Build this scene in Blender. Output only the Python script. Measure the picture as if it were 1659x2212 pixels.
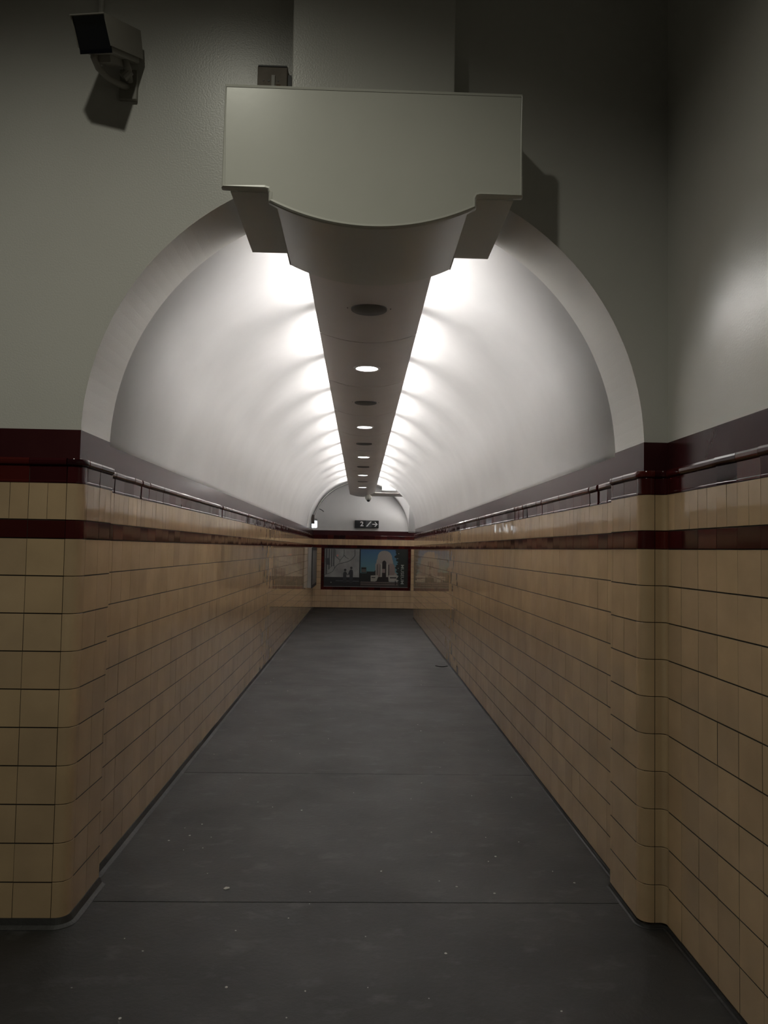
import bpy, bmesh, math, random
from mathutils import Vector, Matrix, Euler
random.seed(7)
for o in list(bpy.data.objects): bpy.data.objects.remove(o)
SC = bpy.context.scene
COL = SC.collection
PI = math.pi

# ------------------------------------------------------------------ camera
cam_d = bpy.data.cameras.new('camera')
cam_d.sensor_fit = 'VERTICAL'; cam_d.sensor_height = 36.0
cam_d.lens = 1660.0 / 2212.0 * 36.0
cam_d.clip_start = 0.05; cam_d.clip_end = 100
cam = bpy.data.objects.new('camera', cam_d); COL.objects.link(cam)
pitch, yaw, roll = 0.0489, 0.0301, 0.0175
fw = Vector((math.sin(yaw)*math.cos(pitch), math.cos(yaw)*math.cos(pitch), math.sin(pitch)))
rt = Vector((math.cos(yaw), -math.sin(yaw), 0)); up = rt.cross(fw)
R_ = rt*math.cos(roll) + up*math.sin(roll); U_ = up*math.cos(roll) - rt*math.sin(roll)
m = Matrix((( R_.x, U_.x, -fw.x, -0.0137), (R_.y, U_.y, -fw.y, 0.0), (R_.z, U_.z, -fw.z, 1.538), (0, 0, 0, 1)))
cam.matrix_world = m
SC.camera = cam

# ------------------------------------------------------------------ world, exposure, hall lamp
w = bpy.data.worlds.new('world'); SC.world = w; w.use_nodes = True
w.node_tree.nodes['Background'].inputs[0].default_value = (0.5, 0.5, 0.48, 1)
w.node_tree.nodes['Background'].inputs[1].default_value = 0.004
SC.view_settings.view_transform = 'Standard'
SC.view_settings.look = 'None'
SC.view_settings.gamma = 1.0
SC.view_settings.use_curve_mapping = False
SC.view_settings.exposure = 0.0
LAMP_POS = (-0.9, 1.1, 4.86)
LAMP_W = 212.0
TUBE_L = 23.0          # radiance of the fluorescent tubes
LENS_L = 9.0
sp = bpy.data.lights.new('hall_lamp_light', 'SPOT')
sp.energy = LAMP_W; sp.color = (1.0, 0.985, 0.835); sp.spot_size = math.radians(132); sp.spot_blend = 1.0; sp.shadow_soft_size = 0.06
spo = bpy.data.objects.new('hall_lamp_light', sp); COL.objects.link(spo); spo.location = LAMP_POS

# ------------------------------------------------------------------ materials
def newmat(name):
    mt = bpy.data.materials.new(name); mt.use_nodes = True
    nt = mt.node_tree; b = nt.nodes['Principled BSDF']
    return mt, nt, b
def N(nt, t, **kw):
    n = nt.nodes.new(t)
    for k, v in kw.items():
        if k in n.inputs: n.inputs[k].default_value = v
        else: setattr(n, k, v)
    return n
def flat(name, col, rough=0.5, metal=0.0, emit=0.0, spec=None):
    mt, nt, b = newmat(name)
    b.inputs['Base Color'].default_value = (*col, 1); b.inputs['Roughness'].default_value = rough; b.inputs['Metallic'].default_value = metal
    if spec is not None: b.inputs['Specular IOR Level'].default_value = spec
    if emit:
        b.inputs['Emission Color'].default_value = (*col, 1); b.inputs['Emission Strength'].default_value = emit
    return mt
def noisy(name, c0, c1, rough, scale, bump=0.0, bscale=200, detail=4, r2=None, dist=0.002):
    mt, nt, b = newmat(name)
    tc = N(nt, 'ShaderNodeTexCoord'); geo = N(nt, 'ShaderNodeNewGeometry')
    n1 = N(nt, 'ShaderNodeTexNoise', Scale=scale, Detail=detail)
    nt.links.new(geo.outputs['Position'], n1.inputs['Vector'])
    rp = N(nt, 'ShaderNodeValToRGB'); rp.color_ramp.elements[0].position = .3; rp.color_ramp.elements[1].position = .7
    rp.color_ramp.elements[0].color = (*c0, 1); rp.color_ramp.elements[1].color = (*c1, 1)
    nt.links.new(n1.outputs['Fac'], rp.inputs['Fac']); nt.links.new(rp.outputs['Color'], b.inputs['Base Color'])
    if r2 is None: b.inputs['Roughness'].default_value = rough
    else:
        mr = N(nt, 'ShaderNodeMapRange'); mr.inputs['To Min'].default_value = rough; mr.inputs['To Max'].default_value = r2
        nt.links.new(n1.outputs['Fac'], mr.inputs['Value']); nt.links.new(mr.outputs['Result'], b.inputs['Roughness'])
    if bump:
        n2 = N(nt, 'ShaderNodeTexNoise', Scale=bscale, Detail=3)
        nt.links.new(geo.outputs['Position'], n2.inputs['Vector'])
        bp = N(nt, 'ShaderNodeBump', Strength=bump, Distance=dist)
        nt.links.new(n2.outputs['Fac'], bp.inputs['Height']); nt.links.new(bp.outputs['Normal'], b.inputs['Normal'])
    return mt
def glazed(name, cols, rough, bump=0.10, bscale=9.0, spec=0.5):
    """glazed tile: each tile a slightly different colour, wavy gloss"""
    mt, nt, b = newmat(name)
    geo = N(nt, 'ShaderNodeNewGeometry'); oi = N(nt, 'ShaderNodeObjectInfo')
    ad = N(nt, 'ShaderNodeMath', operation='ADD'); nt.links.new(geo.outputs['Random Per Island'], ad.inputs[0]); nt.links.new(oi.outputs['Random'], ad.inputs[1])
    fr = N(nt, 'ShaderNodeMath', operation='FRACT'); nt.links.new(ad.outputs[0], fr.inputs[0])
    rp = N(nt, 'ShaderNodeValToRGB'); els = rp.color_ramp.elements
    els[0].color = (*cols[0], 1); els[1].color = (*cols[-1], 1)
    for i, c in enumerate(cols[1:-1]):
        e = els.new((i+1)/(len(cols)-1)); e.color = (*c, 1)
    nt.links.new(fr.outputs[0], rp.inputs['Fac'])
    n0 = N(nt, 'ShaderNodeTexNoise', Scale=5.0, Detail=5.0); nt.links.new(geo.outputs['Position'], n0.inputs['Vector'])
    mx = N(nt, 'ShaderNodeMixRGB', blend_type='MULTIPLY'); mx.inputs[0].default_value = .35
    nt.links.new(rp.outputs['Color'], mx.inputs[1]); nt.links.new(n0.outputs['Fac'], mx.inputs[2])
    br = N(nt, 'ShaderNodeBrightContrast'); br.inputs[1].default_value = 0.0
    nt.links.new(mx.outputs[0], b.inputs['Base Color'])
    b.inputs['Roughness'].default_value = rough; b.inputs['Specular IOR Level'].default_value = spec
    return mt

M = {}
M['wall'] = noisy('cream gloss wall paint', (.60, .59, .555), (.64, .63, .595), .30, 1.5, bump=.25, bscale=140)
M['vault'] = noisy('white vault paint', (.60, .592, .582), (.67, .662, .652), .6, 1.7)
M['fitting'] = noisy('cream enamel paint', (.60, .60, .545), (.65, .645, .59), .28, 2.2, bump=.05, bscale=30)
M['trough'] = noisy('pale enamel trough', (.70, .66, .63), (.76, .72, .69), .42, 1.8)
M['maroon_paint'] = noisy('maroon gloss paint', (.040, .010, .012), (.052, .015, .016), .2, 3.0, bump=.05, bscale=120)
M['maroon_paint'].node_tree.nodes['Principled BSDF'].inputs['Specular IOR Level'].default_value = .13
M['cream_tile'] = glazed('cream glazed tile', [(.56, .405, .25), (.62, .45, .28), (.65, .47, .28), (.59, .42, .255)], .045, bump=.05)
M['maroon_tile'] = glazed('maroon glazed tile', [(.030, .006, .006), (.075, .012, .010), (.045, .008, .010), (.11, .016, .011), (.022, .005, .007)], .10, bump=.06, bscale=7, spec=.27)
M['grout'] = flat('dark grout', (.035, .028, .020), .9)
M['black'] = flat('black', (.006, .006, .007), .45)
M['floor'] = None
M['tube'] = flat('fluorescent glow', (1.0, .98, .965), .4, emit=TUBE_L)
M['lens'] = flat('downlight glow', (1.0, .97, .95), .4, emit=LENS_L)
M['liner'] = flat('dark trough lining', (.05, .048, .045), .7)
M['grille'] = noisy('grey metal mesh', (.10, .097, .09), (.14, .135, .125), .5, 300)
M['housing'] = flat('camera housing paint', (.30, .285, .255), .45)
M['darkglass'] = flat('dark camera glass', (.004, .005, .009), .12, spec=.3)
M['steel'] = flat('brushed aluminium', (.45, .45, .44), .35, metal=.8)
M['white'] = flat('white lettering', (.80, .80, .78), .5)
M['sign'] = flat('black sign face', (.010, .010, .012), .22)
M['signgrey'] = flat('grey sign panel', (.05, .05, .058), .25)
M['brownmetal'] = flat('brown metal hood', (.035, .024, .020), .3)
M['glint'] = flat('lantern glow', (.86, .93, 1.0), .3, emit=1.6)  # emission stands in for reflections on the glass fittings
M['box'] = noisy('aged junction box', (.16, .13, .10), (.22, .185, .15), .6, 20)
M['ochre'] = flat('rust mark', (.12, .06, .025), .7)
M['paper'] = flat('white chip', (.42, .41, .38), .7)
M['rubber'] = flat('black rubber', (.008, .008, .008), .6)

def floor_mat():
    mt, nt, b = newmat('dark bitumen floor')
    geo = N(nt, 'ShaderNodeNewGeometry')
    def nz(s, d, sx=1, sy=1):
        mp = N(nt, 'ShaderNodeMapping'); mp.inputs['Scale'].default_value = (sx, sy, 1)
        n = N(nt, 'ShaderNodeTexNoise', Scale=s, Detail=d); n.inputs['Roughness'].default_value = .6
        nt.links.new(geo.outputs['Position'], mp.inputs['Vector']); nt.links.new(mp.outputs['Vector'], n.inputs['Vector']); return n
    a = nz(1.6, 6); r1 = N(nt, 'ShaderNodeValToRGB'); e = r1.color_ramp.elements
    e[0].position = .30; e[0].color = (.0085, .0082, .008, 1); e[1].position = .72; e[1].color = (.0235, .023, .023, 1)
    nt.links.new(a.outputs['Fac'], r1.inputs['Fac'])
    s = nz(5.0, 8, 1, 1.6); r2 = N(nt, 'ShaderNodeValToRGB'); e = r2.color_ramp.elements
    e[0].position = .56; e[0].color = (0, 0, 0, 1); e[1].position = .78; e[1].color = (1, 1, 1, 1)
    nt.links.new(s.outputs['Fac'], r2.inputs['Fac'])
    mx = N(nt, 'ShaderNodeMixRGB'); mx.inputs[2].default_value = (.075, .075, .078, 1)
    ml = N(nt, 'ShaderNodeMath', operation='MULTIPLY'); ml.inputs[1].default_value = .7
    nt.links.new(r2.outputs['Color'], ml.inputs[0]); nt.links.new(ml.outputs[0], mx.inputs[0]); nt.links.new(r1.outputs['Color'], mx.inputs[1])
    nt.links.new(mx.outputs[0], b.inputs['Base Color'])
    mr = N(nt, 'ShaderNodeMapRange'); mr.inputs['To Min'].default_value = .62; mr.inputs['To Max'].default_value = .42
    nt.links.new(a.outputs['Fac'], mr.inputs['Value']); nt.links.new(mr.outputs['Result'], b.inputs['Roughness'])
    n2 = nz(45, 6); bp = N(nt, 'ShaderNodeBump', Strength=.35, Distance=.004)
    nt.links.new(n2.outputs['Fac'], bp.inputs['Height']); nt.links.new(bp.outputs['Normal'], b.inputs['Normal'])
    return mt
M['floor'] = floor_mat()

# ------------------------------------------------------------------ mesh helpers
def mk(name, verts, faces, mat, parent=None, smooth=False):
    me = bpy.data.meshes.new(name); me.from_pydata([tuple(v) for v in verts], [], faces); me.update()
    bm = bmesh.new(); bm.from_mesh(me); bmesh.ops.recalc_face_normals(bm, faces=bm.faces); bm.to_mesh(me); bm.free()
    if smooth:
        for p in me.polygons: p.use_smooth = True
    if mat: me.materials.append(mat)
    o = bpy.data.objects.new(name, me); COL.objects.link(o)
    if parent: o.parent = parent
    return o
def tag(o, label, cat, group=None):
    o['label'] = label; o['category'] = cat
    if group: o['group'] = group
    return o
def struct(o, label=None):
    o['kind'] = 'structure'
    if label: o['label'] = label
    return o
def stuff(o):
    o['kind'] = 'stuff'; return o
def empty(name, loc, label, cat, group=None):
    o = bpy.data.objects.new(name, None); o.empty_display_size = .1; o.location = loc; COL.objects.link(o)
    return tag(o, label, cat, group)
def adopt(o, root):
    """parent o (built in world space) to a root Empty without moving it"""
    o.parent = root; o.matrix_parent_inverse = Matrix.Translation(-root.location); return o
class MB:
    def __init__(s): s.v = []; s.f = []
    def add(s, vs, fs):
        n = len(s.v); s.v += [tuple(v) for v in vs]; s.f += [[i+n for i in f] for f in fs]; return s
    def box(s, x0, x1, y0, y1, z0, z1):
        vs = [(x, y, z) for x in (x0, x1) for y in (y0, y1) for z in (z0, z1)]
        return s.add(vs, [[0,1,3,2],[4,6,7,5],[0,4,5,1],[2,3,7,6],[0,2,6,4],[1,5,7,3]])
    def prism_y(s, poly, y0, y1):
        n = len(poly); vs = [(x, y0, z) for x, z in poly] + [(x, y1, z) for x, z in poly]
        fs = [list(range(n)), list(range(2*n-1, n-1, -1))] + [[i, n+i, n+(i+1) % n, (i+1) % n] for i in range(n)]
        return s.add(vs, fs)
    def prism_z(s, poly, z0, z1):
        n = len(poly); vs = [(x, y, z0) for x, y in poly] + [(x, y, z1) for x, y in poly]
        fs = [list(range(n)), list(range(2*n-1, n-1, -1))] + [[i, n+i, n+(i+1) % n, (i+1) % n] for i in range(n)]
        return s.add(vs, fs)
    def prism_x(s, poly, x0, x1):
        n = len(poly); vs = [(x0, y, z) for y, z in poly] + [(x1, y, z) for y, z in poly]
        fs = [list(range(n)), list(range(2*n-1, n-1, -1))] + [[i, n+i, n+(i+1) % n, (i+1) % n] for i in range(n)]
        return s.add(vs, fs)
    def cyl(s, p0, p1, r, n=12, r1=None):
        p0 = Vector(p0); p1 = Vector(p1); d = (p1-p0).normalized(); r1 = r if r1 is None else r1
        a = Vector((0, 0, 1)) if abs(d.z) < .9 else Vector((1, 0, 0)); u = d.cross(a).normalized(); v = d.cross(u)
        vs = [p0+(u*math.cos(2*PI*i/n)+v*math.sin(2*PI*i/n))*r for i in range(n)] + [p1+(u*math.cos(2*PI*i/n)+v*math.sin(2*PI*i/n))*r1 for i in range(n)]
        return s.add(vs, [[i, (i+1) % n, n+(i+1) % n, n+i] for i in range(n)] + [list(range(n-1, -1, -1)), list(range(n, 2*n))])
    def tube(s, pts, r, n=8):
        pts = [Vector(p) for p in pts]; rings = []
        for i, p in enumerate(pts):
            d = (pts[min(i+1, len(pts)-1)]-pts[max(i-1, 0)]).normalized()
            a = Vector((0, 0, 1)) if abs(d.z) < .9 else Vector((1, 0, 0)); u = d.cross(a).normalized(); v = d.cross(u)
            rings.append([p+(u*math.cos(2*PI*k/n)+v*math.sin(2*PI*k/n))*r for k in range(n)])
        vs = [q for rg in rings for q in rg]; fs = []
        for i in range(len(pts)-1):
            for k in range(n): fs.append([i*n+k, i*n+(k+1) % n, (i+1)*n+(k+1) % n, (i+1)*n+k])
        fs += [list(range(n-1, -1, -1)), list(range((len(pts)-1)*n, len(pts)*n))]
        return s.add(vs, fs)
    def lathe(s, prof, c, n=24, axis='z'):
        """prof: (r, h) list; axis z through c"""
        vs = []; fs = []
        for r, h in prof:
            for k in range(n):
                a = 2*PI*k/n
                if axis == 'z': vs.append((c[0]+r*math.cos(a), c[1]+r*math.sin(a), c[2]+h))
        for i in range(len(prof)-1):
            for k in range(n): fs.append([i*n+k, i*n+(k+1) % n, (i+1)*n+(k+1) % n, (i+1)*n+k])
        fs += [list(range(n-1, -1, -1)), list(range((len(prof)-1)*n, len(prof)*n))]
        return s.add(vs, fs)
    def sweep(s, path, prof):
        """path: (x, y, nx, ny) in plan; prof: closed loop of (out, z)"""
        n = len(prof); vs = []; fs = []
        for x, y, nx, ny in path:
            for o, z in prof: vs.append((x+nx*o, y+ny*o, z))
        for i in range(len(path)-1):
            for k in range(n): fs.append([i*n+k, i*n+(k+1) % n, (i+1)*n+(k+1) % n, (i+1)*n+k])
        fs += [list(range(n-1, -1, -1)), list(range((len(path)-1)*n, len(path)*n))]
        return s.add(vs, fs)
    def build(s, name, mat, parent=None, smooth=False): return mk(name, s.v, s.f, mat, parent, smooth)
def box(name, x0, x1, y0, y1, z0, z1, mat, parent=None): return MB().box(x0, x1, y0, y1, z0, z1).build(name, mat, parent)
def bevel(o, wd=.004, seg=2):
    md = o.modifiers.new('bevel', 'BEVEL'); md.width = wd; md.segments = seg; md.limit_method = 'ANGLE'; return o

# ------------------------------------------------------------------ dimensions (metres, floor z = 0, corridor axis X = 0)
P = 0.154                       # tile pitch
ZB = 0.02                       # foot of the lowest tile row
Z1 = ZB + 10*P                  # maroon strip foot 1.56
Z2 = Z1 + P/2                   # soldier course foot
Z3 = Z2 + P                     # cap foot 1.791
ZC = Z3 + 0.103                 # cap top 1.894
ZT = 2.015                      # top of the maroon paint
ZS = 1.984                      # springing of the vault
YF, YFP = 3.208, 3.228          # tile face / plaster face of the arch wall
YB = 3.60                       # back of the portal
XP, XPP = 1.17, 1.19            # portal jambs
XC, XCP = 1.215, 1.235          # corridor walls
XH, XHP = 1.273, 1.293          # hall wall on the right
YR = 17.5                       # corridor right wall ends
YE = 20.0                       # end wall tile face
YEP = 20.02
ZHC = 5.0                       # hall ceiling
YX = (YR+YE)/2                  # axis of the cross passage

# ------------------------------------------------------------------ setting: shell
fl = struct(box('floor', -4, 4.2, -4, 20.3, -.25, -.006, M['grout']), 'dark bitumen floor laid in wide slabs')
g = .003
def slab(poly):
    return MB().prism_z(poly, -.05, 0).build('floor_slab', M['floor'], fl)
slab([(-4, -4), (XHP, -4), (XHP, YFP), (XPP, YFP), (XPP, 3.43-g), (-XPP, 3.43-g), (-XPP, YFP), (-4, YFP)])
slab([(-XPP, 3.43+g), (XPP, 3.43+g), (XPP, YB), (XCP, YB), (XCP, 5.35-g), (-XCP, 5.35-g), (-XCP, YB), (-XPP, YB)])
for a, b in ((5.35, 8.74), (8.74, 12.1), (12.1, 15.4)):
    slab([(-XCP, a+g), (XCP, a+g), (XCP, b-g), (-XCP, b-g)])
slab([(-XCP, 15.4+g), (XCP, 15.4+g), (XCP, YR), (4, YR), (4, YEP), (-XCP, YEP)])

arc = [(XPP*math.cos(a), ZS+XPP*math.sin(a)) for a in [PI*i/72 for i in range(73)]]
poly = [(1.5, 0), (1.5, ZHC), (-4, ZHC), (-4, 0), (-XPP, 0)] + arc[::-1] + [(XPP, 0)]
wall_front = struct(MB().prism_y(poly, YFP, YB).build('wall_front', M['wall']), 'cream painted wall with a round arched opening')
wall_left = struct(box('wall_left', -1.5, -XCP, YB, 20.3, 0, ZS+.04, M['vault']))
wall_right = struct(box('wall_right', XCP, 1.5, YB, YR-.02, 0, ZS+.04, M['vault']))
wall_hall = struct(box('wall_hall', XHP, 1.5, -4, YFP, 0, ZHC, M['wall']))
wall_end = struct(box('wall_end', -1.5, 4.2, YEP, 20.3, 0, 3.4, M['vault']))
struct(box('wall_back', -4.2, 1.5, -4.2, -4, 0, ZHC, M['wall']))
struct(box('wall_far_left', -4.2, -4, -4, YB, 0, ZHC, M['wall']))
struct(box('wall_passage', 1.5, 4.2, YR-.4, YR-.02, 0, ZS+.04, M['vault']))
struct(box('wall_passage_end', 4, 4.2, YR-.02, YEP, 0, 3.4, M['vault']))
ceil_hall = struct(box('ceiling_hall', -4.2, 1.5, -4.2, YB, ZHC, ZHC+.2, M['wall']))

# vault of the corridor, groined into the cross passage on the right
def vault():
    mb = MB(); R = XCP; n = 64
    def strip(rows):
        k = len(rows[0]); vs = [p for r in rows for p in r]
        mb.add(vs, [[i*k+j, i*k+j+1, (i+1)*k+j+1, (i+1)*k+j] for i in range(len(rows)-1) for j in range(k-1)])
    ring = lambda y, a0, a1, m_, r=R: [(-r*math.cos(a0+(a1-a0)*i/m_), y, ZS+r*math.sin(a0+(a1-a0)*i/m_)) for i in range(m_+1)]
    strip([ring(y, 0, PI, n) for y in (3.59, 5, 8, 11, 14, YR)])
    strip([ring(YR, 0, PI/2, n//2), ring(18.95, 0, PI/2, n//2)])
    strip([ring(18.95, 0, PI/2, n//2), ring(18.95, 0, PI/2, n//2, R+.045), ring(YEP+.01, 0, PI/2, n//2, R+.045)])
    # crossing, right half
    q = 36; xs = [R*math.sin(PI/2*i/q) for i in range(q+1)]
    ys = [YX-x for x in xs[::-1]] + [YX+x for x in xs[1:]]
    ys[0] = YR; ys[-1] = YEP
    zf = lambda x: ZS+math.sqrt(max(0, R*R-x*x))
    strip([[(x, y, max(zf(x), zf(min(R, abs(y-YX))))) for y in ys] for x in xs])
    strip([[(x, y, zf(min(R, abs(y-YX)))) for y in ys] for x in (R, 4.0)])
    return mb.build('ceiling', M['vault'], None, True)
ceiling = struct(vault(), 'white plastered barrel vault')
md = ceiling.modifiers.new('solid', 'SOLIDIFY'); md.thickness = .06; md.offset = 1 if ceiling.data.polygons[0].normal.z > 0 else -1

# ------------------------------------------------------------------ tiles
def tile_data(name, wd, ht, mat, bev=.0008, t=.011):
    a, b = wd/2, ht/2
    vs = [(-a, t, -b), (a, t, -b), (a, t, b), (-a, t, b), (-a, bev, -b), (a, bev, -b), (a, bev, b), (-a, bev, b),
          (-a+bev, 0, -b+bev), (a-bev, 0, -b+bev), (a-bev, 0, b-bev), (-a+bev, 0, b-bev)]
    fs = [[8, 9, 10, 11]]
    for i in range(4):
        j = (i+1) % 4; fs += [[i+4, j+4, j+8, i+8], [i, j, j+4, i+4]]
    me = bpy.data.meshes.new(name); me.from_pydata(vs, [], fs); me.update(); me.materials.append(mat); me.materials.append(M['grout'])
    for k_ in (1, 2, 4, 5, 6, 8): me.polygons[k_].material_index = 1
    return me
def cap_data(name, wd, mat):
    a = wd/2
    pr = [(.014, 0), (-.0015, 0), (-.0015, .007), (0, .010), (0, .067), (.0015, .070), (-.003, .073), (-.0065, .076), (-.0078, .082), (-.0074, .093), (-.004, .1005), (.001, .1025), (.014, .1025)]
    n = len(pr); vs = [(-a, y, z-.0515) for y, z in pr] + [(a, y, z-.0515) for y, z in pr]
    fs = [[i, n+i, n+(i+1) % n, (i+1) % n] for i in range(n)] + [list(range(n-1, -1, -1)), list(range(n, 2*n))]
    me = bpy.data.meshes.new(name); me.from_pydata(vs, [], fs); me.update(); me.materials.append(mat); return me
G = .0030
_cache = {}
def data(kind, wd, ht):
    k = (kind, round(wd, 4), round(ht, 4))
    if k not in _cache:
        if kind == 'cap_tile': _cache[k] = cap_data(kind, wd, M['maroon_tile'])
        else: _cache[k] = tile_data(kind, wd, ht, M['maroon_tile'] if kind == 'border_tile' else M['cream_tile'])
    return _cache[k]
def mat_for(kind): return M['maroon_tile'] if kind in ('border_tile', 'cap_tile') else M['cream_tile']
TILT = {'wall_tile': .0021, 'narrow_tile': .0042, 'border_tile': .006, 'cap_tile': .017}
class Tiler:
    def __init__(s, wall, rotz): s.wall = wall; s.rz = rotz; s.rest = {}
    def put(s, kind, pos, wd, ht, single=True):
        me = data(kind, wd, ht); tl = TILT[kind]
        rot = Euler((random.gauss(.022 if kind == 'cap_tile' else 0, tl), random.gauss(0, tl*.2), s.rz+random.gauss(0, tl)), 'XYZ')
        sc = (1-random.random()**2*.014, 1, 1-random.random()*.004)
        nrm = Matrix.Rotation(s.rz, 3, 'Z') @ Vector((0, -1, 0))
        ps = Vector(pos) + nrm*random.gauss(0, .0002)
        if single:
            o = bpy.data.objects.new(kind, me); COL.objects.link(o); o.parent = s.wall
            o.location = ps; o.rotation_euler = rot; o.scale = sc
        else:
            mb = s.rest.setdefault(kind, MB()); mt = Matrix.Translation(ps) @ rot.to_matrix().to_4x4() @ Matrix.Diagonal((*sc, 1))
            n0 = len(mb.f); mb.add([mt @ v.co for v in me.vertices], [list(p.vertices) for p in me.polygons])
            mb.dark = getattr(mb, 'dark', []) + ([n0+k_ for k_ in (1, 2, 4, 5, 6, 8)] if kind != 'cap_tile' else [])
    def course(s, a0, b0, fn, single=True, skip=None, rows=range(10), upper=True):
        """one tile column between run coordinates a0 < b0; fn(run) -> (x, y) on the face"""
        wd = b0-a0-.0014; c = fn((a0+b0)/2)
        for r in rows:
            if skip and skip(r): continue
            s.put('wall_tile', (c[0], c[1], ZB+(r+.5)*P), wd, P-G, single)
        if not upper: return
        s.put('border_tile', (c[0], c[1], Z1+P/4), wd, P/2-G, single)
        k = 2 if b0-a0 > P*.7 else 1; h = (b0-a0)/k
        for i in range(k):
            q = fn(a0+h*(i+.5)); s.put('narrow_tile', (q[0], q[1], Z2+P/2), h-.0014, P-G, single)
        s.put('cap_tile', (c[0], c[1], Z3+.0515), wd, .1025, single)
    def flush(s):
        for kind, mb in s.rest.items():
            o = stuff(mb.build(kind+'_field', mat_for(kind), s.wall)); o.data.materials.append(M['grout'])
            for k_ in mb.dark: o.data.polygons[k_].material_index = 1
        s.rest = {}
def backing(wall, x0, x1, y0, y1): return box('tile_bed', x0, x1, y0, y1, 0, ZC-.006, M['grout'], wall)
def band(wall, x0, x1, y0, y1): return box('painted_band', x0, x1, y0, y1, ZC-.01, ZT, M['maroon_paint'], wall)
B = .0028
# --- corridor left wall (faces +X)
backing(wall_left, -XCP-.01, -XC-B, YB-.01, YEP)
band(wall_left, -XCP-.01, -XCP+.002, YB, YEP)
T = Tiler(wall_left, PI/2); y = YB+.02; i = 0
while y < YE-.02:
    T.course(y, min(y+P, YE), lambda r: (-XC, r), single=(i < 29)); y += P; i += 1
T.flush()
# --- corridor right wall (faces -X)
backing(wall_right, XC+B, XCP+.01, YB-.01, YR)
band(wall_right, XCP-.002, XCP+.01, YB, YR-.01)
T = Tiler(wall_right, -PI/2); y = YB+.035; i = 0
while y < YR-.02:
    T.course(y, min(y+P, YR), lambda r: (XC, r), single=(i < 29)); y += P; i += 1
T.flush()
# return of the wall end into the passage
backing(wall_right, XC+B, 1.5, YR-.02, YR-B)
# --- arch wall: left pier front, portal jambs, right pier
XA, XJ = -1.2314, 1.229
backing(wall_front, -4, -1.225, YF+B, YFP+.01)
backing(wall_front, -XPP-.01, -XP-B, YF+.05, YB)
backing(wall_front, XP+B, XPP+.01, YF+.05, YB)
MB().prism_z([(-1.30, YFP), (-1.30, YF+B), (-XP-.05, YF+B), (-XP-.02, YF+.012), (-XP-B, YF+.05), (-XP-B, YFP+.04), (-XPP-.01, YFP+.04)], 0, ZC-.006).build('tile_bed', M['grout'], wall_front)
MB().prism_z([(1.30, YFP), (1.30, YF+B), (XP+.05, YF+B), (XP+.02, YF+.012), (XP+B, YF+.05), (XP+B, YFP+.04), (XPP+.01, YFP+.04)][::-1], 0, ZC-.006).build('tile_bed', M['grout'], wall_front)
band(wall_front, -4, -XPP+.002, YFP-.002, YFP+.01); band(wall_front, XPP-.002, XHP, YFP-.002, YFP+.01)
band(wall_front, -XPP-.01, -XPP+.002, YFP+.01, YB); band(wall_front, XPP-.002, XPP+.01, YFP+.01, YB)
T = Tiler(wall_front, 0.0)
x = XA
for i in range(10):
    T.course(x-P, x, lambda r: (r, YF), single=True); x -= P
for side in (-1, 1):
    T.rz = PI/2 if side < 0 else -PI/2
    y0 = 3.277 if side < 0 else 3.265
    fnj = lambda r, s=side: (s*XP, r)
    T.course(y0, y0+P, fnj); T.course(y0+P, y0+2*P, fnj); T.course(y0+2*P, YB, fnj)
CAP = [(.014, 0), (-.0015, 0), (-.0015, .007), (0, .010), (0, .067), (.0015, .070), (-.003, .073), (-.0065, .076), (-.0078, .082), (-.0074, .093), (-.004, .1005), (.001, .1025), (.014, .1025)]
def swept(path, name_pref, wall):
    def flatp(z0, z1): b = .0008; return [(-.011, z0), (-b, z0), (0, z0+b), (0, z1-b), (-b, z1), (-.011, z1)]
    def piece(nm, prof, mat):
        o = MB().sweep(path, prof).build(nm, mat, wall, False)
        for p in o.data.polygons: p.use_smooth = len(p.vertices) == 4
        md = o.modifiers.new('edge', 'EDGE_SPLIT'); md.split_angle = math.radians(35)
        return o
    for r in range(10): piece('corner_tile', flatp(ZB+r*P+G/2, ZB+(r+1)*P-G/2), M['cream_tile'])
    piece('corner_border_tile', flatp(Z1+G/2, Z2-G/2), M['maroon_tile'])
    piece('corner_narrow_tile', flatp(Z2+G/2, Z3-G/2), M['cream_tile'])
    piece('corner_cap_tile', [(-o, Z3+z) for o, z in CAP], M['maroon_tile'])
def convex(xs, y0, xend, yend, r, sgn, n=9):
    """from (xs, y0) on the front face round to the jamb (xend, yend); sgn = -1 left pier, +1 right pier"""
    pts = [(xs, y0, 0, -1)]
    cx, cy = xend + sgn*r, y0 + r
    for i in range(n+1):
        a = PI/2*i/n; nx, ny = -sgn*math.sin(a), -math.cos(a)
        pts.append((cx+nx*r, cy+ny*r, nx, ny))
    pts.append((xend, yend, -sgn, 0)); return pts
swept(convex(XA+G/2, YF, -XP, 3.277-G/2, .05, -1), 'corner', wall_front)
swept(convex(XJ-G/2, YF, XP, 3.265-G/2, .05, 1), 'corner', wall_front)
r = .022; cx, cy = XH-r, YF-r
cove = [(XJ+G/2, YF, 0, -1)] + [(cx+r*math.sin(PI/2*i/6), cy+r*math.cos(PI/2*i/6), -math.sin(PI/2*i/6), -math.cos(PI/2*i/6)) for i in range(7)] + [(XH, 3.049+P-.03, -1, 0)]
swept(cove[:-1]+[(XH, YF-.030, -1, 0)], 'cove', wall_front)
# --- hall wall on the right
backing(wall_hall, XH+B, XHP+.01, -1.0, YF-.01)
band(wall_hall, XHP-.002, XHP+.01, -1.0, YFP)
T = Tiler(wall_hall, -PI/2)
T.course(3.049, YF-.032, lambda r: (XH, r)); y = 3.049
for i in range(16):
    T.course(y-P, y, lambda r: (XH, r), single=True); y -= P
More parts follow.
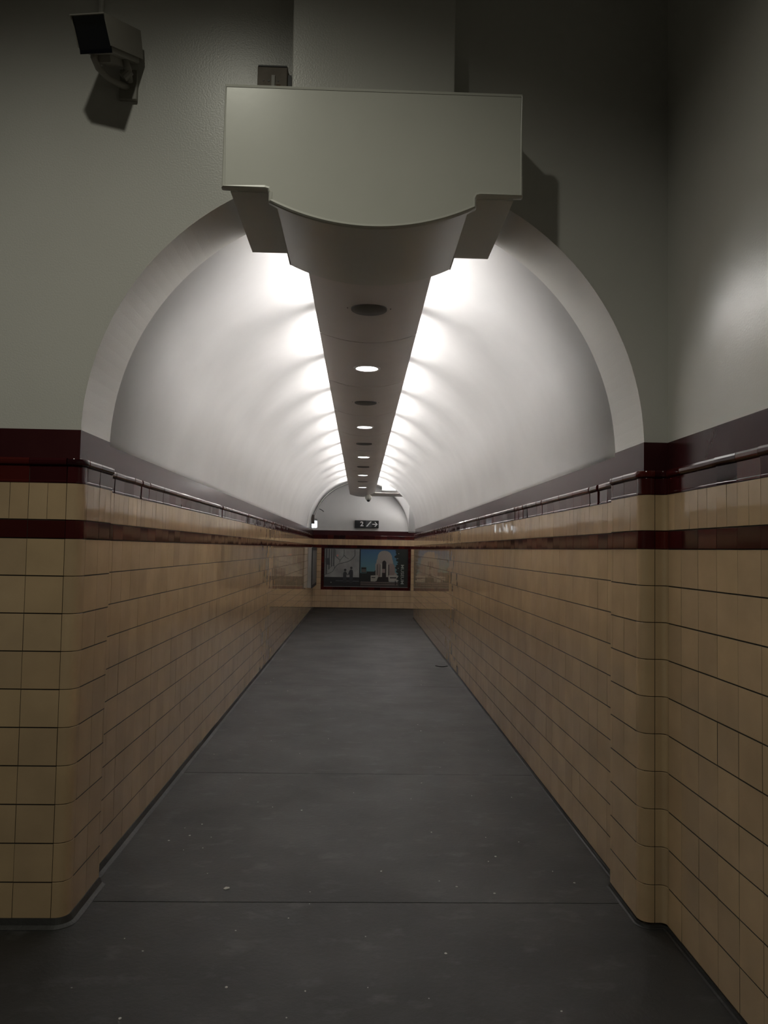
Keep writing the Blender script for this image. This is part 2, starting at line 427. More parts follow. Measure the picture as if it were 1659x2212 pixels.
# --- end wall
backing(wall_end, -XC-.02, 4, YE+B, YEP+.01)
band(wall_end, -XCP, 4, YEP-.002, YEP+.01)
FX0, FX1, FZ0 = -1.018, 1.312, ZB+3*P
T = Tiler(wall_end, 0.0); x = FX0-.043-P
xs = [-XC, -XC+.043, FX0]; x = FX0
while x < 1.31-.01: xs.append(min(x+P, FX1)); x += P
x = FX1
while x < 1.9: xs.append(x+P); x += P
for a, b in zip(xs[:-1], xs[1:]):
    inside = a >= FX0-.001 and b <= FX1+.001
    T.course(a, b, lambda r: (r, YE), skip=(lambda r: r >= 3) if inside else None)
x = FX0
while x < FX1-.02:
    b = min(x+P, FX1); T.put('border_tile', ((x+b)/2, YE, FZ0+P/4), b-x-G, P/2-G); x += P
z = FZ0+P/2
while z < Z1-.02:
    t_ = min(z+P, Z1)
    for xx in (FX0+P/4, FX1-P/4): T.put('border_tile', (xx, YE, (z+t_)/2), P/2-G, t_-z-G)
    z += P

# fillets of bitumen where the floor meets the tiles
def fillet(name, path, hgt, wd):
    mb = MB().sweep(path, [(-.015, -.005), (wd, -.005), (wd*.92, .002), (wd*.45, hgt*.35), (.004, hgt), (-.015, hgt)])
    return struct(mb.build(name, M['floor'], None, False))
fillet('baseboard_left', [(-4, YF, 0, -1), (XA, YF, 0, -1)] + convex(XA+.01, YF, -XP, 3.30, .05, -1)[1:] + [(-XP, YB-.002, 1, 0), (-XC, YB+.004, 1, 0), (-XC, YE, 1, 0)], .034, .034)
fillet('baseboard_right', [(XC, YR, -1, 0), (XC, YB+.002, -1, 0), (XP, YB, -1, 0)] + convex(XJ, YF, XP, 3.265, .05, 1)[::-1] + [(XH-.01, YF, -.3, -.9), (XH, YF-.02, -1, 0), (XH, -1, -1, 0)], .012, .016)

# ------------------------------------------------------------------ pelmet over the arch
OX = .010
pel = empty('portal_pelmet', (OX, 3.2, 2.94), 'large cream boxed pelmet with a curved underside over the arch crown', 'light box')
def pelmet_outline(off=0.0):
    hw = .583+off; zt = 3.350+off; zw = 2.951-off; xn = .398+off; zn = 2.900-off; zb = 2.808-off
    sag = zn-zb; Rr = (xn*xn+sag*sag)/(2*sag); a1 = math.asin(xn/Rr)
    pts = [(-hw, zt), (-hw, zw), (-xn-.022, zw), (-xn-.007, zw-.004), (-xn, zw-.018)]
    pts += [(Rr*math.sin(-a1+2*a1*i/28), zb+Rr-Rr*math.cos(-a1+2*a1*i/28)) for i in range(29)]
    pts += [(xn, zw-.018), (xn+.007, zw-.004), (xn+.022, zw), (hw, zw), (hw, zt)]
    return [(OX+x, z) for x, z in pts]
o = MB().prism_y(pelmet_outline(), 2.958, 2.985).build('front_panel', M['fitting']); adopt(o, pel)
ol = pelmet_outline(.004)
mb = MB(); n = len(ol)
# rounded rim proud of the panel edge, running all the way round
ring = []
cxm, czm = OX, 3.12
for i, (x, z) in enumerate(ol):
    p, q = ol[i-1], ol[(i+1) % n]; tx, tz = q[0]-p[0], q[1]-p[1]; L = math.hypot(tx, tz); nx, nz = -tz/L, tx/L
    # orientation: outward
    ring.append((x, z, nx, nz))
area = sum(ol[i][0]*ol[(i+1) % n][1]-ol[(i+1) % n][0]*ol[i][1] for i in range(n))
sg = -1 if area > 0 else 1
prof = [(-.008, 2.9565), (.000, 2.9555), (.005, 2.960), (.008, 2.968), (.008, 2.985), (.004, 2.994), (-.008, 2.996)]
for x, z, nx, nz in ring:
    for o_, yy in prof: mb.v.append((x+sg*nx*o_, yy, z+sg*nz*o_))
k = len(prof)
for i in range(n):
    for j in range(k-1): mb.f.append([i*k+j, i*k+j+1, ((i+1) % n)*k+j+1, ((i+1) % n)*k+j])
o = mb.build('rim', M['fitting']); adopt(o, pel)
for sgn in (-1, 1):
    mb = MB()
    xi, xo = sorted((OX+sgn*.388, OX+sgn*.562))
    mb.box(xi, xo, 2.985, YB+.003, 2.936, 2.941)
    xs_ = OX+sgn*.562
    a, b = sorted((xs_, xs_-sgn*.005))
    mb.box(a, b, 2.985, YFP, 2.936, 3.335); mb.box(a, b, YFP, YB+.003, 2.936, 3.02)
    o = bevel(mb.build('side_wing', M['fitting']), .003); adopt(o, pel)
def arc_plate(name, hw, ze, zb, y0, y1, t, mat, n=28, ox=OX):
    sag = ze-zb; Rr = (hw*hw+sag*sag)/(2*sag); a1 = math.asin(hw/Rr)
    lo = [(ox+Rr*math.sin(-a1+2*a1*i/n), zb+Rr-Rr*math.cos(-a1+2*a1*i/n)) for i in range(n+1)]
    hi = [(ox+(Rr-t)*math.sin(a1-2*a1*i/n), zb+Rr-(Rr-t)*math.cos(a1-2*a1*i/n)) for i in range(n+1)]
    ob = MB().prism_y(lo+hi, y0, y1).build(name, mat)
    for p in ob.data.polygons: p.use_smooth = len(p.vertices) == 4
    md = ob.modifiers.new('edge', 'EDGE_SPLIT'); md.split_angle = math.radians(30)
    return ob
adopt(arc_plate('curved_collar', .380, 2.889, 2.800, 2.985, 3.625, .006, M['fitting']), pel)
for sgn in (-1, 1):
    a, b = sorted((OX+sgn*.380, OX+sgn*.385))
    adopt(box('collar_side', a, b, 2.985, 3.625, 2.888, 2.94, M['fitting']), pel)
adopt(box('top_cover', OX-.575, OX+.575, 2.985, YFP, 3.338, 3.345, M['fitting']), pel)

# vertical service duct above it
du = tag(box('service_duct', -.333, .343, 3.10, YFP, 3.345, ZHC, M['wall']), 'flat vertical painted duct rising from the pelmet top', 'duct')
bevel(du, .004)

# ------------------------------------------------------------------ suspended light trough
tr = empty('light_trough', (OX, 11, 2.84), 'long curved trough of uplights hung under the vault crown', 'light fitting')
HW, ZE, ZBT = .304, 2.898, 2.838
seams = [3.45] + [4.79+1.335*i for i in range(11)]
for a, b in zip(seams[:-1], seams[1:]):
    adopt(arc_plate('trough_panel', HW, ZE, ZBT, a+.006, b-.006, .008, M['trough']), tr)
adopt(arc_plate('trough_panel', HW, ZE, ZBT, seams[-1]+.006, YX+HW, .008, M['trough']), tr)
adopt(arc_plate('trough_lining', HW-.010, ZE+.006, ZBT+.0105, 3.47, YX+HW-.02, .003, M['liner']), tr)
adopt(MB().prism_y([(OX-HW, ZE), (OX-HW*.5, ZBT+.014), (OX, ZBT), (OX+HW*.5, ZBT+.014), (OX+HW, ZE)], YX+HW-.008, YX+HW).build('end_plate', M['trough']), tr)
# the arm that turns right into the passage
sag = ZE-ZBT; Rr = (HW*HW+sag*sag)/(2*sag); a1 = math.asin(HW/Rr); n = 20
lo = [(YX+Rr*math.sin(-a1+2*a1*i/n), ZBT+Rr-Rr*math.cos(-a1+2*a1*i/n)) for i in range(n+1)]
hi = [(YX+(Rr-.008)*math.sin(a1-2*a1*i/n), ZBT+Rr-(Rr-.008)*math.cos(a1-2*a1*i/n)) for i in range(n+1)]
adopt(MB().prism_x(lo+hi, OX+.20, 3.95).build('trough_arm', M['trough'], None), tr)
# luminaires in the trough
gaps = [5.12+1.335*i for i in range(-1, 11)]
def diffuser(a, b, along='y', c=OX):
    """half-round opal diffuser over a bay of lamps"""
    pr = [(-.125, 2.985)] + [(-.125*math.cos(PI*k/14), 3.00+.095*math.sin(PI*k/14)) for k in range(15)] + [(.125, 2.985)]
    mb = MB()
    if along == 'y': mb.prism_y([(c+x, z) for x, z in pr], a, b)
    else: mb.prism_x([(c+x, z) for x, z in pr], a, b)
    o = mb.build('opal_diffuser', M['tube']); adopt(o, tr)
    for p in o.data.polygons: p.use_smooth = len(p.vertices) == 4
    t = box('lamp_tray', c-.12, c+.12, a-.01, b+.01, ZBT+.03, 2.986, M['liner']) if along == 'y' else box('lamp_tray', a-.01, b+.01, c-.12, c+.12, ZBT+.03, 2.986, M['liner'])
    adopt(t, tr)
for a, b in zip(gaps[:-1], gaps[1:]):
    diffuser(3.635 if a < 4 else a+.14, b-.14)
    adopt(bevel(box('band_blocker', OX-.296, OX+.296, b-.125, b+.125, ZE+.004, 3.185, M['trough']), .004), tr)  # unseen box, added and sized to cast dark bands across the vault
adopt(box('soffit_blocker', OX-.555, OX+.555, 3.606, 3.616, 2.944, 3.05, M['trough']), tr)  # unseen plates added to keep lamp light off the portal soffit
adopt(box('soffit_blocker', OX-.30, OX+.30, 3.616, 3.626, ZBT+.062, 3.15, M['trough']), tr)
for x0, x1 in ((.50, 1.70), (1.9, 3.1)): diffuser(x0, x1, 'x', YX)
for yy in [4.12+1.335*2*i for i in range(6)] + [18.2]:
    adopt(MB().cyl((OX, yy, ZBT+.01), (OX, yy, ZS+XCP+.01), .008, 8).build('hanger_rod', M['steel'], None, True), tr)
def circle_on_trough(name, cy, r0, r1, z0, z1, mat, parent, n=32):
    return None
for i in range(5):
    cy = 5.48+2.667*i
    mb = MB(); mb.lathe([(.079, .004), (.079, -.003), (.088, -.005), (.096, -.001), (.096, .012), (.079, .012)], (OX, cy, ZBT), 32)
    d = mb.build('downlight', M['trough'], None, True); adopt(d, tr)
    mb = MB().lathe([(.0785, .006), (.0785, -.0015), (.05, -.0035), (.01, -.004)], (OX, cy, ZBT), 32)
    l = mb.build('lens', M['lens'], None, True); l.parent = d; l.matrix_parent_inverse = d.matrix_world.inverted()
    l.matrix_parent_inverse = Matrix.Identity(4)
    cy = 4.12+2.667*i
    mb = MB().lathe([(.098, .012), (.098, -.001), (.094, -.004), (.02, -.006)], (OX, cy, ZBT), 32)
    s_ = mb.build('speaker_grille', M['grille'], None, True); adopt(s_, tr)
    for sgn in (-1, 1):
        zz = ZBT+Rr-math.sqrt(Rr*Rr-.117**2)
        q = MB().cyl((OX+sgn*.117, cy, zz-.002), (OX+sgn*.117, cy, zz+.004), .0035, 8).build('screw', M['black']); q.parent = s_
# dome camera under the elbow of the trough
dm = empty('dome_camera', (.16, 18.32, 2.805), 'small white dome camera hanging below the trough elbow', 'camera')
adopt(MB().lathe([(.05, .034), (.05, .012), (.074, .010), (.078, 0), (.078, -.045), (.074, -.060), (.06, -.085), (.04, -.102)], (.16, 18.32, 2.805), 24).build('body', M['fitting'], None, True), dm)
adopt(MB().lathe([(.043, -.100), (.040, -.112), (.026, -.126), (.006, -.133)], (.16, 18.32, 2.805), 20).build('lens_bubble', M['darkglass'], None, True), dm)

# ------------------------------------------------------------------ security camera on the arch wall
cc = empty('security_camera', (-1.03, YFP, 3.50), 'boxy security camera with dark front glass on a curved wall bracket', 'camera')
TL, TR = Vector((-1.180, 2.93, 3.592)), Vector((-1.040, 2.93, 3.597))
ax = Vector((.064, .27, .115)).normalized(); side = (TR-TL); side = (side-ax*side.dot(ax)).normalized(); upv = side.cross(ax); upv = upv if upv.z > 0 else -upv
def ob(u, v, w_): return TL + side*u - upv*v + ax*w_
W_, H_, L_ = .142, .128, .285
def hexa(name, u0, u1, v0, v1, w0, w1, mat, parent, cut=0):
    vs = [ob(u, v, w_+(cut*v/H_ if w_ == w0 else 0)) for u in (u0, u1) for v in (v0, v1) for w_ in (w0, w1)]
    o = mk(name, vs, [[0,1,3,2],[4,6,7,5],[0,4,5,1],[2,3,7,6],[0,2,6,4],[1,5,7,3]], mat); adopt(o, parent); return o
bevel(hexa('housing', .012, W_-.012, .012, H_-.008, .035, L_, M['housing'], cc), .008, 3)
hexa('sunshield', -.002, W_+.002, -.004, .0, -.004, L_+.006, M['housing'], cc)
hexa('sunshield_side', -.002, .002, .0, H_*.80, 0.0, L_+.006, M['housing'], cc, cut=.035)
hexa('sunshield_side', W_-.002, W_+.002, .0, H_*.80, 0.0, L_+.006, M['housing'], cc, cut=.035)
hexa('front_glass', .002, W_-.002, .001, H_*.98, .008, .034, M['darkglass'], cc, cut=.03)
hexa('mount_block', .045, .10, H_-.008, H_+.018, .09, .19, M['housing'], cc)
foot = MB().box(-1.075, -1.0, YFP-.02, YFP, 3.43, 3.56).build('wall_plate', M['housing']); bevel(foot, .004); adopt(foot, cc)
arm = MB().tube([(-1.035, YFP-.01, 3.485), (-1.06, YFP-.055, 3.472), (-1.092, YFP-.105, 3.467), (-1.118, YFP-.15, 3.480), (-1.126, YFP-.185, 3.503), (-1.122, YFP-.20, 3.525), (-1.105, YFP-.195, 3.545)], .0135, 10).build('bracket_arm', M['housing'], None, True); adopt(arm, cc)
kn = MB().cyl((-1.048, YFP-.06, 3.50), (-1.02, YFP-.06, 3.53), .02, 12).build('knuckle', M['housing'], None, False); adopt(kn, cc)
st = MB().tube([(-1.03, YFP-.03, 3.50), (-1.025, YFP-.07, 3.53), (-1.03, YFP-.10, 3.555)], .016, 8).build('support_strut', M['housing'], None, True); adopt(st, cc)
cd = tag(MB().tube([(-1.165, YFP-.012, 3.60), (-1.165, YFP-.012, 4.2), (-1.165, YFP-.012, ZHC)], .0115, 10).build('conduit', M['wall'], None, True), 'painted cable conduit rising behind the security camera', 'conduit')

# junction box beside the duct
jb = empty('junction_box', (-.42, YFP, 3.45), 'small brown switch box on the wall above the pelmet', 'switch box')
adopt(bevel(box('body', -.489, -.361, YFP-.035, YFP, 3.40, 3.588, M['box']), .003), jb)
adopt(box('lid', -.486, -.364, YFP-.039, YFP-.035, 3.40, 3.580, M['box']), jb)
adopt(box('top_shade_strip', -.486, -.364, YFP-.038, YFP-.030, 3.584, 3.590, M['black']), jb)  # black strip stands in for the shaded gap along the box top
adopt(box('switch_lever', -.428, -.414, YFP-.045, YFP-.039, 3.493, 3.543, M['housing']), jb)
for xx, rr in ((-.462, .003), (-.44, .0045), (-.40, .003)):
    adopt(MB().cyl((xx, YFP-.0405, 3.521), (xx, YFP-.038, 3.521), rr, 8).build('screw', M['black']), jb)
adopt(box('rust_mark', -.408, -.390, YFP-.0396, YFP-.039, 3.485, 3.505, M['ochre']), jb)
adopt(box('side_gland', -.361, -.345, YFP-.028, YFP, 3.40, 3.555, M['black']), jb)

# hall lamp (ceiling downlight behind the camera's head)
hl = empty('ceiling_downlight', (LAMP_POS[0], LAMP_POS[1], ZHC), 'round ceiling downlight in the hall before the arch', 'lamp')
adopt(MB().lathe([(.16, 0), (.16, -.03), (.15, -.035), (.13, -.03), (.12, .0)], (LAMP_POS[0], LAMP_POS[1], ZHC), 28).build('housing_ring', M['steel'], None, True), hl)

# ------------------------------------------------------------------ end wall: direction sign
sg_ = empty('direction_sign', (.14, YEP, 2.19), 'black direction sign with a 2, a stair symbol and a right arrow', 'sign')
SX0, SX1, SZ0, SZ1, SY = -.168, .455, 2.090, 2.287, 19.94
adopt(bevel(box('sign_case', SX0, SX1, SY, YEP, SZ0, SZ1, M['sign']), .006), sg_)
adopt(box('stair_panel', .112, .278, SY-.002, SY, SZ0+.012, SZ1-.012, M['signgrey']), sg_)
def text_mesh(name, body, size, mat, loc, rot, parent):
    cu = bpy.data.curves.new(name, 'FONT'); cu.body = body; cu.size = size; cu.extrude = .001; cu.offset = .004 if len(body) == 1 else .001; cu.align_x = 'CENTER'; cu.align_y = 'CENTER'
    t = bpy.data.objects.new(name, cu); COL.objects.link(t)
    dg = bpy.context.evaluated_depsgraph_get(); me = bpy.data.meshes.new_from_object(t.evaluated_get(dg))
    bpy.data.objects.remove(t); me.materials.clear(); me.materials.append(mat)
    o = bpy.data.objects.new(name, me); COL.objects.link(o); o.location = loc; o.rotation_euler = rot
    return o
t = text_mesh('numeral', '2', .165, M['white'], (.018, SY-.003, 2.189), (PI/2, 0, 0), None); t.scale = (1.05, 1, 1); adopt(t, sg_)
# stair symbol: rising stepped bar
pts = []
st0 = (.135, 2.125); dx, dz = .030, .032
lo_ = [st0]
poly = [(.135, 2.128), (.160, 2.128), (.262, 2.246), (.262, 2.262), (.238, 2.262), (.135, 2.142)]
adopt(MB().prism_y(poly, SY-.004, SY-.002).build('stair_symbol', M['white']), sg_)
def arrow(c, s):
    cx, cz = c; h = s
    p = [(-.070, -.0105), (.030, -.0105), (-.012, -.052), (.006, -.064), (.070, 0), (.006, .064), (-.012, .052), (.030, .0105), (-.070, .0105)]
    return [(cx+a*h, cz+b*h) for a, b in p]
adopt(MB().prism_y(arrow((.358, 2.189), 1.02), SY-.004, SY-.001).build('arrow', M['white']), sg_)

# ------------------------------------------------------------------ end wall: posters
pc = {}
def fc(name, c, rough=.35):
    if name not in pc: pc[name] = flat(name, c, rough)
    return pc[name]
PY = YE-.002
rec = empty('notice_board', (.14, YE, .56), 'wide dark-edged notice board behind both posters on the end wall', 'notice board')
adopt(box('back_board', FX0+P/2, FX1-P/2, YE+.003, YE+.010, FZ0+P/2, Z1, M['black']), rec)
for nm, x0, x1, z0, z1 in (('bottom_rail', FX0+P/2, FX1-P/2, .559, .580), ('top_rail', FX0+P/2, FX1-P/2, 1.538, 1.558), ('mullion', -.027, .002, .58, 1.538), ('stile', FX0+P/2, -.924, .58, 1.538), ('stile', 1.205, FX1-P/2, .58, 1.538)):
    adopt(box(nm, x0, x1, YE-.008, YE+.004, z0, z1, M['black']), rec)
adopt(box('bottom_sill', FX0+P/2, FX1-P/2, YE-.014, YE-.008, .560, .567, M['steel']), rec)
def poly_art(name, pts, mat, y, parent, cvt):
    return adopt(MB().prism_y([cvt(*p) for p in pts], y, y+.0006).build(name, mat), parent)
def disc(c, r, n=20, rz=None, a0=0, a1=2*PI): return [(c[0]+r*math.cos(a0+(a1-a0)*i/n), c[1]+(rz or r)*math.sin(a0+(a1-a0)*i/n)) for i in range(n)]
# left poster: coordinates from the zoomed crop (u right, v down) -> metres
LP = empty('grey_poster', (-.475, YE, .585), 'grey poster of bare branches and two figures holding hands', 'poster')
lc = lambda u, v: (-.924+(u-195)/(1440-195)*.897, 1.537-(v-175)/(1500-175)*.957)
adopt(box('sheet', -.924, -.027, PY+.0005, PY+.004, .580, 1.538, noisy('grey mist print', (.20, .20, .195), (.33, .33, .32), .35, 3.5)), LP)
dk = fc('charcoal print', (.016, .016, .020)); md_ = fc('mid grey print', (.075, .078, .082)); lt = fc('pale print', (.42, .42, .40))
poly_art('wall_top_band', [(195, 1185), (1440, 1185), (1440, 1500), (195, 1500)], dk, PY-.0006, LP, lc)
poly_art('ledge_line', [(600, 1300), (1440, 1310), (1440, 1345), (600, 1330)], md_, PY-.0013, LP, lc)
for u0, u1, v1, mt_ in ((220, 290, 1080, md_), (320, 380, 900, md_), (415, 465, 800, md_), (490, 545, 780, md_)):
    poly_art('trunk', [(u0, 180), (u1, 180), (u1-8, v1), (u0+4, v1+30)], mt_, PY-.0007, LP, lc)
poly_art('trunk_shade', [(210, 520), (375, 500), (385, 760), (225, 740)], fc('dark trunk print', (.05, .052, .058)), PY-.0014, LP, lc)
def ribbon(pts, w0, w1):
    L, Rg = [], []
    for i, (x, y_) in enumerate(pts):
        p, q = pts[max(i-1, 0)], pts[min(i+1, len(pts)-1)]; tx, ty = q[0]-p[0], q[1]-p[1]; l = math.hypot(tx, ty)
        w2 = w0+(w1-w0)*i/(len(pts)-1); L.append((x-ty/l*w2, y_+tx/l*w2)); Rg.append((x+ty/l*w2, y_-tx/l*w2))
    return L+Rg[::-1]
for pts, a, b in (([(200, 1110), (330, 1070), (480, 990), (545, 880), (610, 780), (700, 715), (800, 688), (1000, 635), (1120, 580), (1230, 480), (1275, 400), (1270, 190)], 9, 13),
                  ([(570, 190), (575, 440), (650, 500), (740, 580), (730, 660)], 12, 10), ([(740, 590), (800, 510), (870, 440), (885, 300), (880, 190)], 9, 10), ([(885, 400), (950, 480), (1050, 525)], 12, 8), ([(490, 700), (540, 790), (545, 880)], 12, 8), ([(330, 780), (400, 850), (480, 760)], 8, 8)):
    poly_art('branch', ribbon(pts, a, b), md_, PY-.0010, LP, lc)
poly_art('red_spot', disc((650, 412), 34, 14), fc('soft red print', (.62, .22, .20)), PY-.0018, LP, lc)
poly_art('white_speck', disc((432, 1375), 16, 10), lt, PY-.0018, LP, lc)
fg = fc('figure print', (.030, .030, .038))
poly_art('small_figure', [(865, 1380), (860, 1060), (885, 1000), (920, 980), (965, 985), (985, 1030), (1035, 1105), (1020, 1118), (980, 1080), (985, 1380)], fg, PY-.0018, LP, lc)
poly_art('small_figure_head', disc((932, 928), 44, 16), dk, PY-.0020, LP, lc)
poly_art('tall_figure', [(1095, 1390), (1090, 1090), (1050, 1105), (1038, 1090), (1080, 960), (1115, 912), (1160, 905), (1205, 935), (1218, 1020), (1210, 1390)], fg, PY-.0016, LP, lc)
poly_art('tall_figure_head', disc((1153, 850), 44, 16), fg, PY-.0020, LP, lc)
# right poster
RP = empty('museum_poster', (.6, YE, .585), 'colour poster of a pale arched monument under blue sky lettered MUSEUM', 'poster')
rc = lambda u, v: (.002+(u-115)/(1500-115)*1.203, 1.537-(v-160)/(1250-160)*.957)
mt, nt, b = newmat('blue sky print'); geo = N(nt, 'ShaderNodeNewGeometry'); sx = N(nt, 'ShaderNodeSeparateXYZ'); nt.links.new(geo.outputs['Position'], sx.inputs[0])
mr = N(nt, 'ShaderNodeMapRange'); mr.inputs['From Min'].default_value = .95; mr.inputs['From Max'].default_value = 1.53; nt.links.new(sx.outputs['Z'], mr.inputs['Value'])
rp = N(nt, 'ShaderNodeValToRGB'); rp.color_ramp.elements[0].color = (.10, .22, .24, 1); rp.color_ramp.elements[1].color = (.045, .115, .235, 1)
nt.links.new(mr.outputs['Result'], rp.inputs['Fac']); nt.links.new(rp.outputs['Color'], b.inputs['Base Color']); b.inputs['Roughness'].default_value = .35
adopt(box('sheet', .002, 1.205, PY+.0005, PY+.004, .580, 1.538, mt), RP)
stn = fc('pale stone print', (.27, .235, .21)); stn2 = fc('rosy stone print', (.22, .17, .155)); stl = fc('light stone print', (.34, .32, .28)); drk = fc('brown black print', (.014, .009, .008)); blk = fc('black print', (.008, .009, .009))
poly_art('dark_ground', [(115, 860), (300, 860), (300, 812), (530, 812), (560, 770), (600, 900), (600, 1120), (115, 1120)], blk, PY-.0004, RP, rc)
poly_art('office_block', [(140, 690), (292, 690), (292, 850), (140, 850)], fc('dark block print', (.035, .034, .030)), PY-.0010, RP, rc)
for v in (720, 762, 800): poly_art('office_window_band', [(148, v), (282, v), (282, v+16), (148, v+16)], stn2 if v > 720 else blk, PY-.0014, RP, rc)
poly_art('monument', [(570, 960), (560, 600), (585, 560), (600, 460), (620, 430), (632, 330), (670, 250), (740, 205), (830, 190), (920, 205), (1000, 255), (1050, 340), (1065, 440), (1090, 520), (1095, 580), (1140, 640), (1150, 780), (1130, 830), (1195, 850), (1220, 920), (1270, 940), (1275, 1100), (960, 1100), (600, 1100)], stn, PY-.0012, RP, rc)
poly_art('monument_wing', [(985, 570), (1095, 570), (1140, 640), (1150, 780), (1130, 900), (985, 960)], stn2, PY-.0020, RP, rc)
poly_art('pier_face', [(625, 570), (700, 580), (700, 960), (625, 960)], stn2, PY-.0020, RP, rc)
for u0, u1 in ((712, 757), (890, 940)): poly_art('pier_face', [(u0, 570), (u1, 570), (u1, 968), (u0, 968)], stl, PY-.0020, RP, rc)
for u0, u1 in ((700, 712), (950, 975), (605, 622)): poly_art('pier_shadow', [(u0, 600), (u1, 600), (u1, 940), (u0, 940)], drk, PY-.0018, RP, rc)
poly_art('arch_window', [(765, 730), (765, 540), (780, 505), (825, 478), (868, 505), (885, 545), (885, 970), (765, 970)], drk, PY-.0020, RP, rc)
poly_art('arch_panel', [(765, 730), (855, 730), (855, 845), (765, 845)], stn2, PY-.0026, RP, rc)
poly_art('steps', [(655, 968), (950, 968), (965, 1110), (575, 1110)], drk, PY-.0026, RP, rc)
poly_art('plinth', [(425, 930), (640, 915), (645, 960), (610, 1080), (560, 1105), (425, 1100)], stl, PY-.0030, RP, rc)
poly_art('plinth', [(960, 915), (1205, 905), (1270, 945), (1275, 1100), (1000, 1105), (960, 1060)], stl, PY-.0030, RP, rc)
poly_art('plinth_slot', [(450, 975), (565, 975), (565, 1000), (450, 1000)], blk, PY-.0034, RP, rc)
poly_art('plinth_slot', [(1000, 972), (1195, 972), (1195, 1003), (1000, 1003)], blk, PY-.0034, RP, rc)
poly_art('forecourt', [(115, 1110), (1290, 1110), (1290, 1250), (115, 1250)], fc('dark forecourt print', (.045, .033, .030)), PY-.0022, RP, rc)
for v in (1118, 1178): poly_art('step_edge', [(130, v), (1240, v+8), (1240, v+22), (130, v+14)], stn2, PY-.0036, RP, rc)
poly_art('person_print', [(1150, 1200), (1155, 1080), (1165, 1060), (1180, 1100), (1185, 1200)], drk, PY-.0040, RP, rc)
tree = [(1170, 160)]
vv = 180; random.seed(3)
while vv < 1230:
    tree.append((1175+random.uniform(-50, 45) + (30 if 450 < vv < 620 else 0) + (60 if vv > 850 else 0), vv)); vv += 34
tree += [(1290, 1250), (1500, 1250), (1500, 160)]
poly_art('tree_mass', tree, fc('dark foliage print', (.012, .016, .013)), PY-.0032, RP, rc)
for c in ((1255, 270), (1225, 418), (1245, 705)): poly_art('sky_glint', disc(c, 13, 8), stl, PY-.0040, RP, rc)
p = rc(1365, 885)
t = text_mesh('lettering', 'MUSEUM', .112, fc('silver lettering', (.36, .36, .34)), (p[0], PY-.0045, p[1]), (PI/2, PI/2, 0), None); t.scale = (1.17, 1.0, 1); adopt(t, RP)
random.seed(11)

# ------------------------------------------------------------------ poster case on the left wall near the end
pcse = empty('poster_case', (-XC, 18.5, .6), 'narrow projecting poster case on the left wall beside the end wall', 'poster case')
adopt(bevel(box('case_body', -XC+.001, -1.128, 17.85, 19.62, .625, 1.556, fc('grey case paint', (.34, .34, .33), .4)), .004), pcse)
adopt(box('front_border', -1.130, -1.112, 17.84, 19.63, .615, 1.566, M['black']), pcse)
adopt(box('poster_face', -1.1125, -1.110, 17.91, 19.56, .69, 1.49, fc('muted poster print', (.16, .15, .14))), pcse)

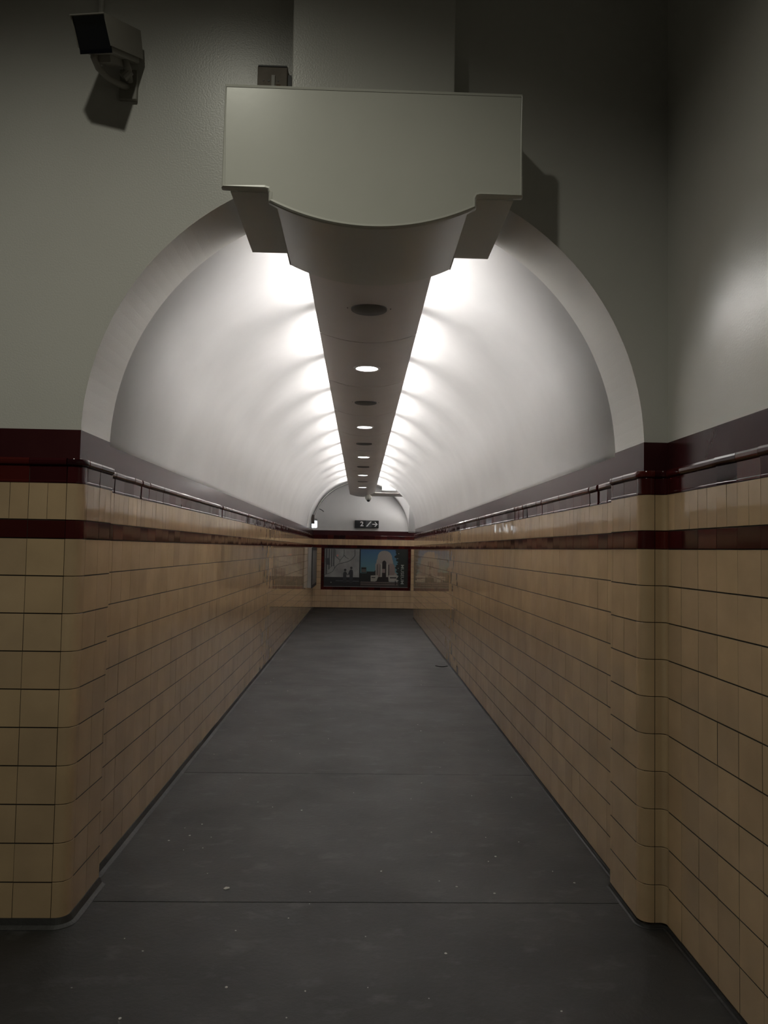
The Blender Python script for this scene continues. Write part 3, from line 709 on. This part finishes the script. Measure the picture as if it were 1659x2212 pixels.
# reflective wall fittings made to glow, at the springing of the vault near the end, with their cable
def glint(y0, z0, hood, label):
    x0 = -1.188
    r_ = empty('wall_glint', (x0, y0, z0), label, 'wall fitting', 'fittings at the end of the vault')
    if hood:
        adopt(MB().prism_y([(x0-.01, z0+.10), (x0+.062, z0+.10), (x0+.052, z0+.31), (x0-.02, z0+.325)], y0-.06, y0+.06).build('hood', M['brownmetal']), r_)
        adopt(MB().lathe([(.012, 0), (.034, .006), (.040, .04), (.040, .10)], (x0+.028, y0, z0), 16).build('glass', M['glint'], None, True), r_)
        adopt(box('back_plate', x0-.012, x0-.002, y0-.05, y0+.05, z0-.005, z0+.30, M['brownmetal']), r_)
    else:
        adopt(MB().lathe([(.012, 0), (.036, .008), (.040, .05), (.036, .17), (.03, .185)], (x0+.050, y0, z0), 16).build('glass', M['glint'], None, True), r_)
        adopt(MB().lathe([(.034, .18), (.034, .215), (.02, .23)], (x0+.050, y0, z0), 16).build('cap', M['steel'], None, True), r_)
        adopt(box('bracket', x0-.01, x0+.03, y0-.015, y0+.015, z0+.19, z0+.215, M['steel']), r_)
glint(18.55, 2.03, True, 'brown hooded wall fitting made to glow at its foot by the vault end')
glint(19.25, 2.05, False, 'bare glass fitting made to glow beside the hooded one')
pts = [((-XCP+.012)*math.cos(a), 18.93, ZS+(XCP-.012)*math.sin(a)) for a in [PI*(.09+.37*i/24) for i in range(25)]]
tag(MB().tube(pts, .010, 8).build('vault_edge_conduit', M['wall'], None, True), 'thin pale conduit following the left end of the vault', 'conduit')
tag(MB().tube([(-1.09, 19.9, 2.56), (-1.05, 19.86, 2.545), (-1.00, 19.86, 2.515), (-.985, 19.9, 2.50), (-.985, YEP, 2.50)], .009, 6).build('cable_hook', M['rubber'], None, True), 'bent black cable hook on the end wall near the vault edge', 'hook')

# ------------------------------------------------------------------ litter on the floor
ps = MB().prism_z([(-.600, 3.555), (-.588, 3.548), (-.572, 3.560), (-.576, 3.572), (-.592, 3.574)], 0, .003).build('paper_scrap', M['paper'])
tag(ps, 'largest white paper scrap on the dark floor near the left pier', 'scrap')
sl = MB().tube([(1.02, 10.30, .006), (1.06, 10.24, .006), (1.11, 10.22, .006), (1.175, 10.28, .006)], .006, 6).build('rubber_strip', M['rubber'], None, True)
tag(sl, 'curved black rubber strip lying by the right wall', 'strip')
mb = MB(); rg = random.Random(5)
for i in range(95):
    y = 2.4+9*rg.random()**1.6; x = rg.uniform(-1.1, 1.1); s = rg.choice([.0025, .003, .003, .004, .006])
    a = rg.random()*PI; q = [(x+s*math.cos(a+k*2*PI/5)*rg.uniform(.6, 1.2), y+s*math.sin(a+k*2*PI/5)*rg.uniform(.6, 1.2)) for k in range(5)]
    mb.prism_z(q, 0, .0015)
gr = mb.build('grit', M['paper']); stuff(gr); gr['label'] = 'scattered white specks of grit on the floor'; gr['category'] = 'grit'
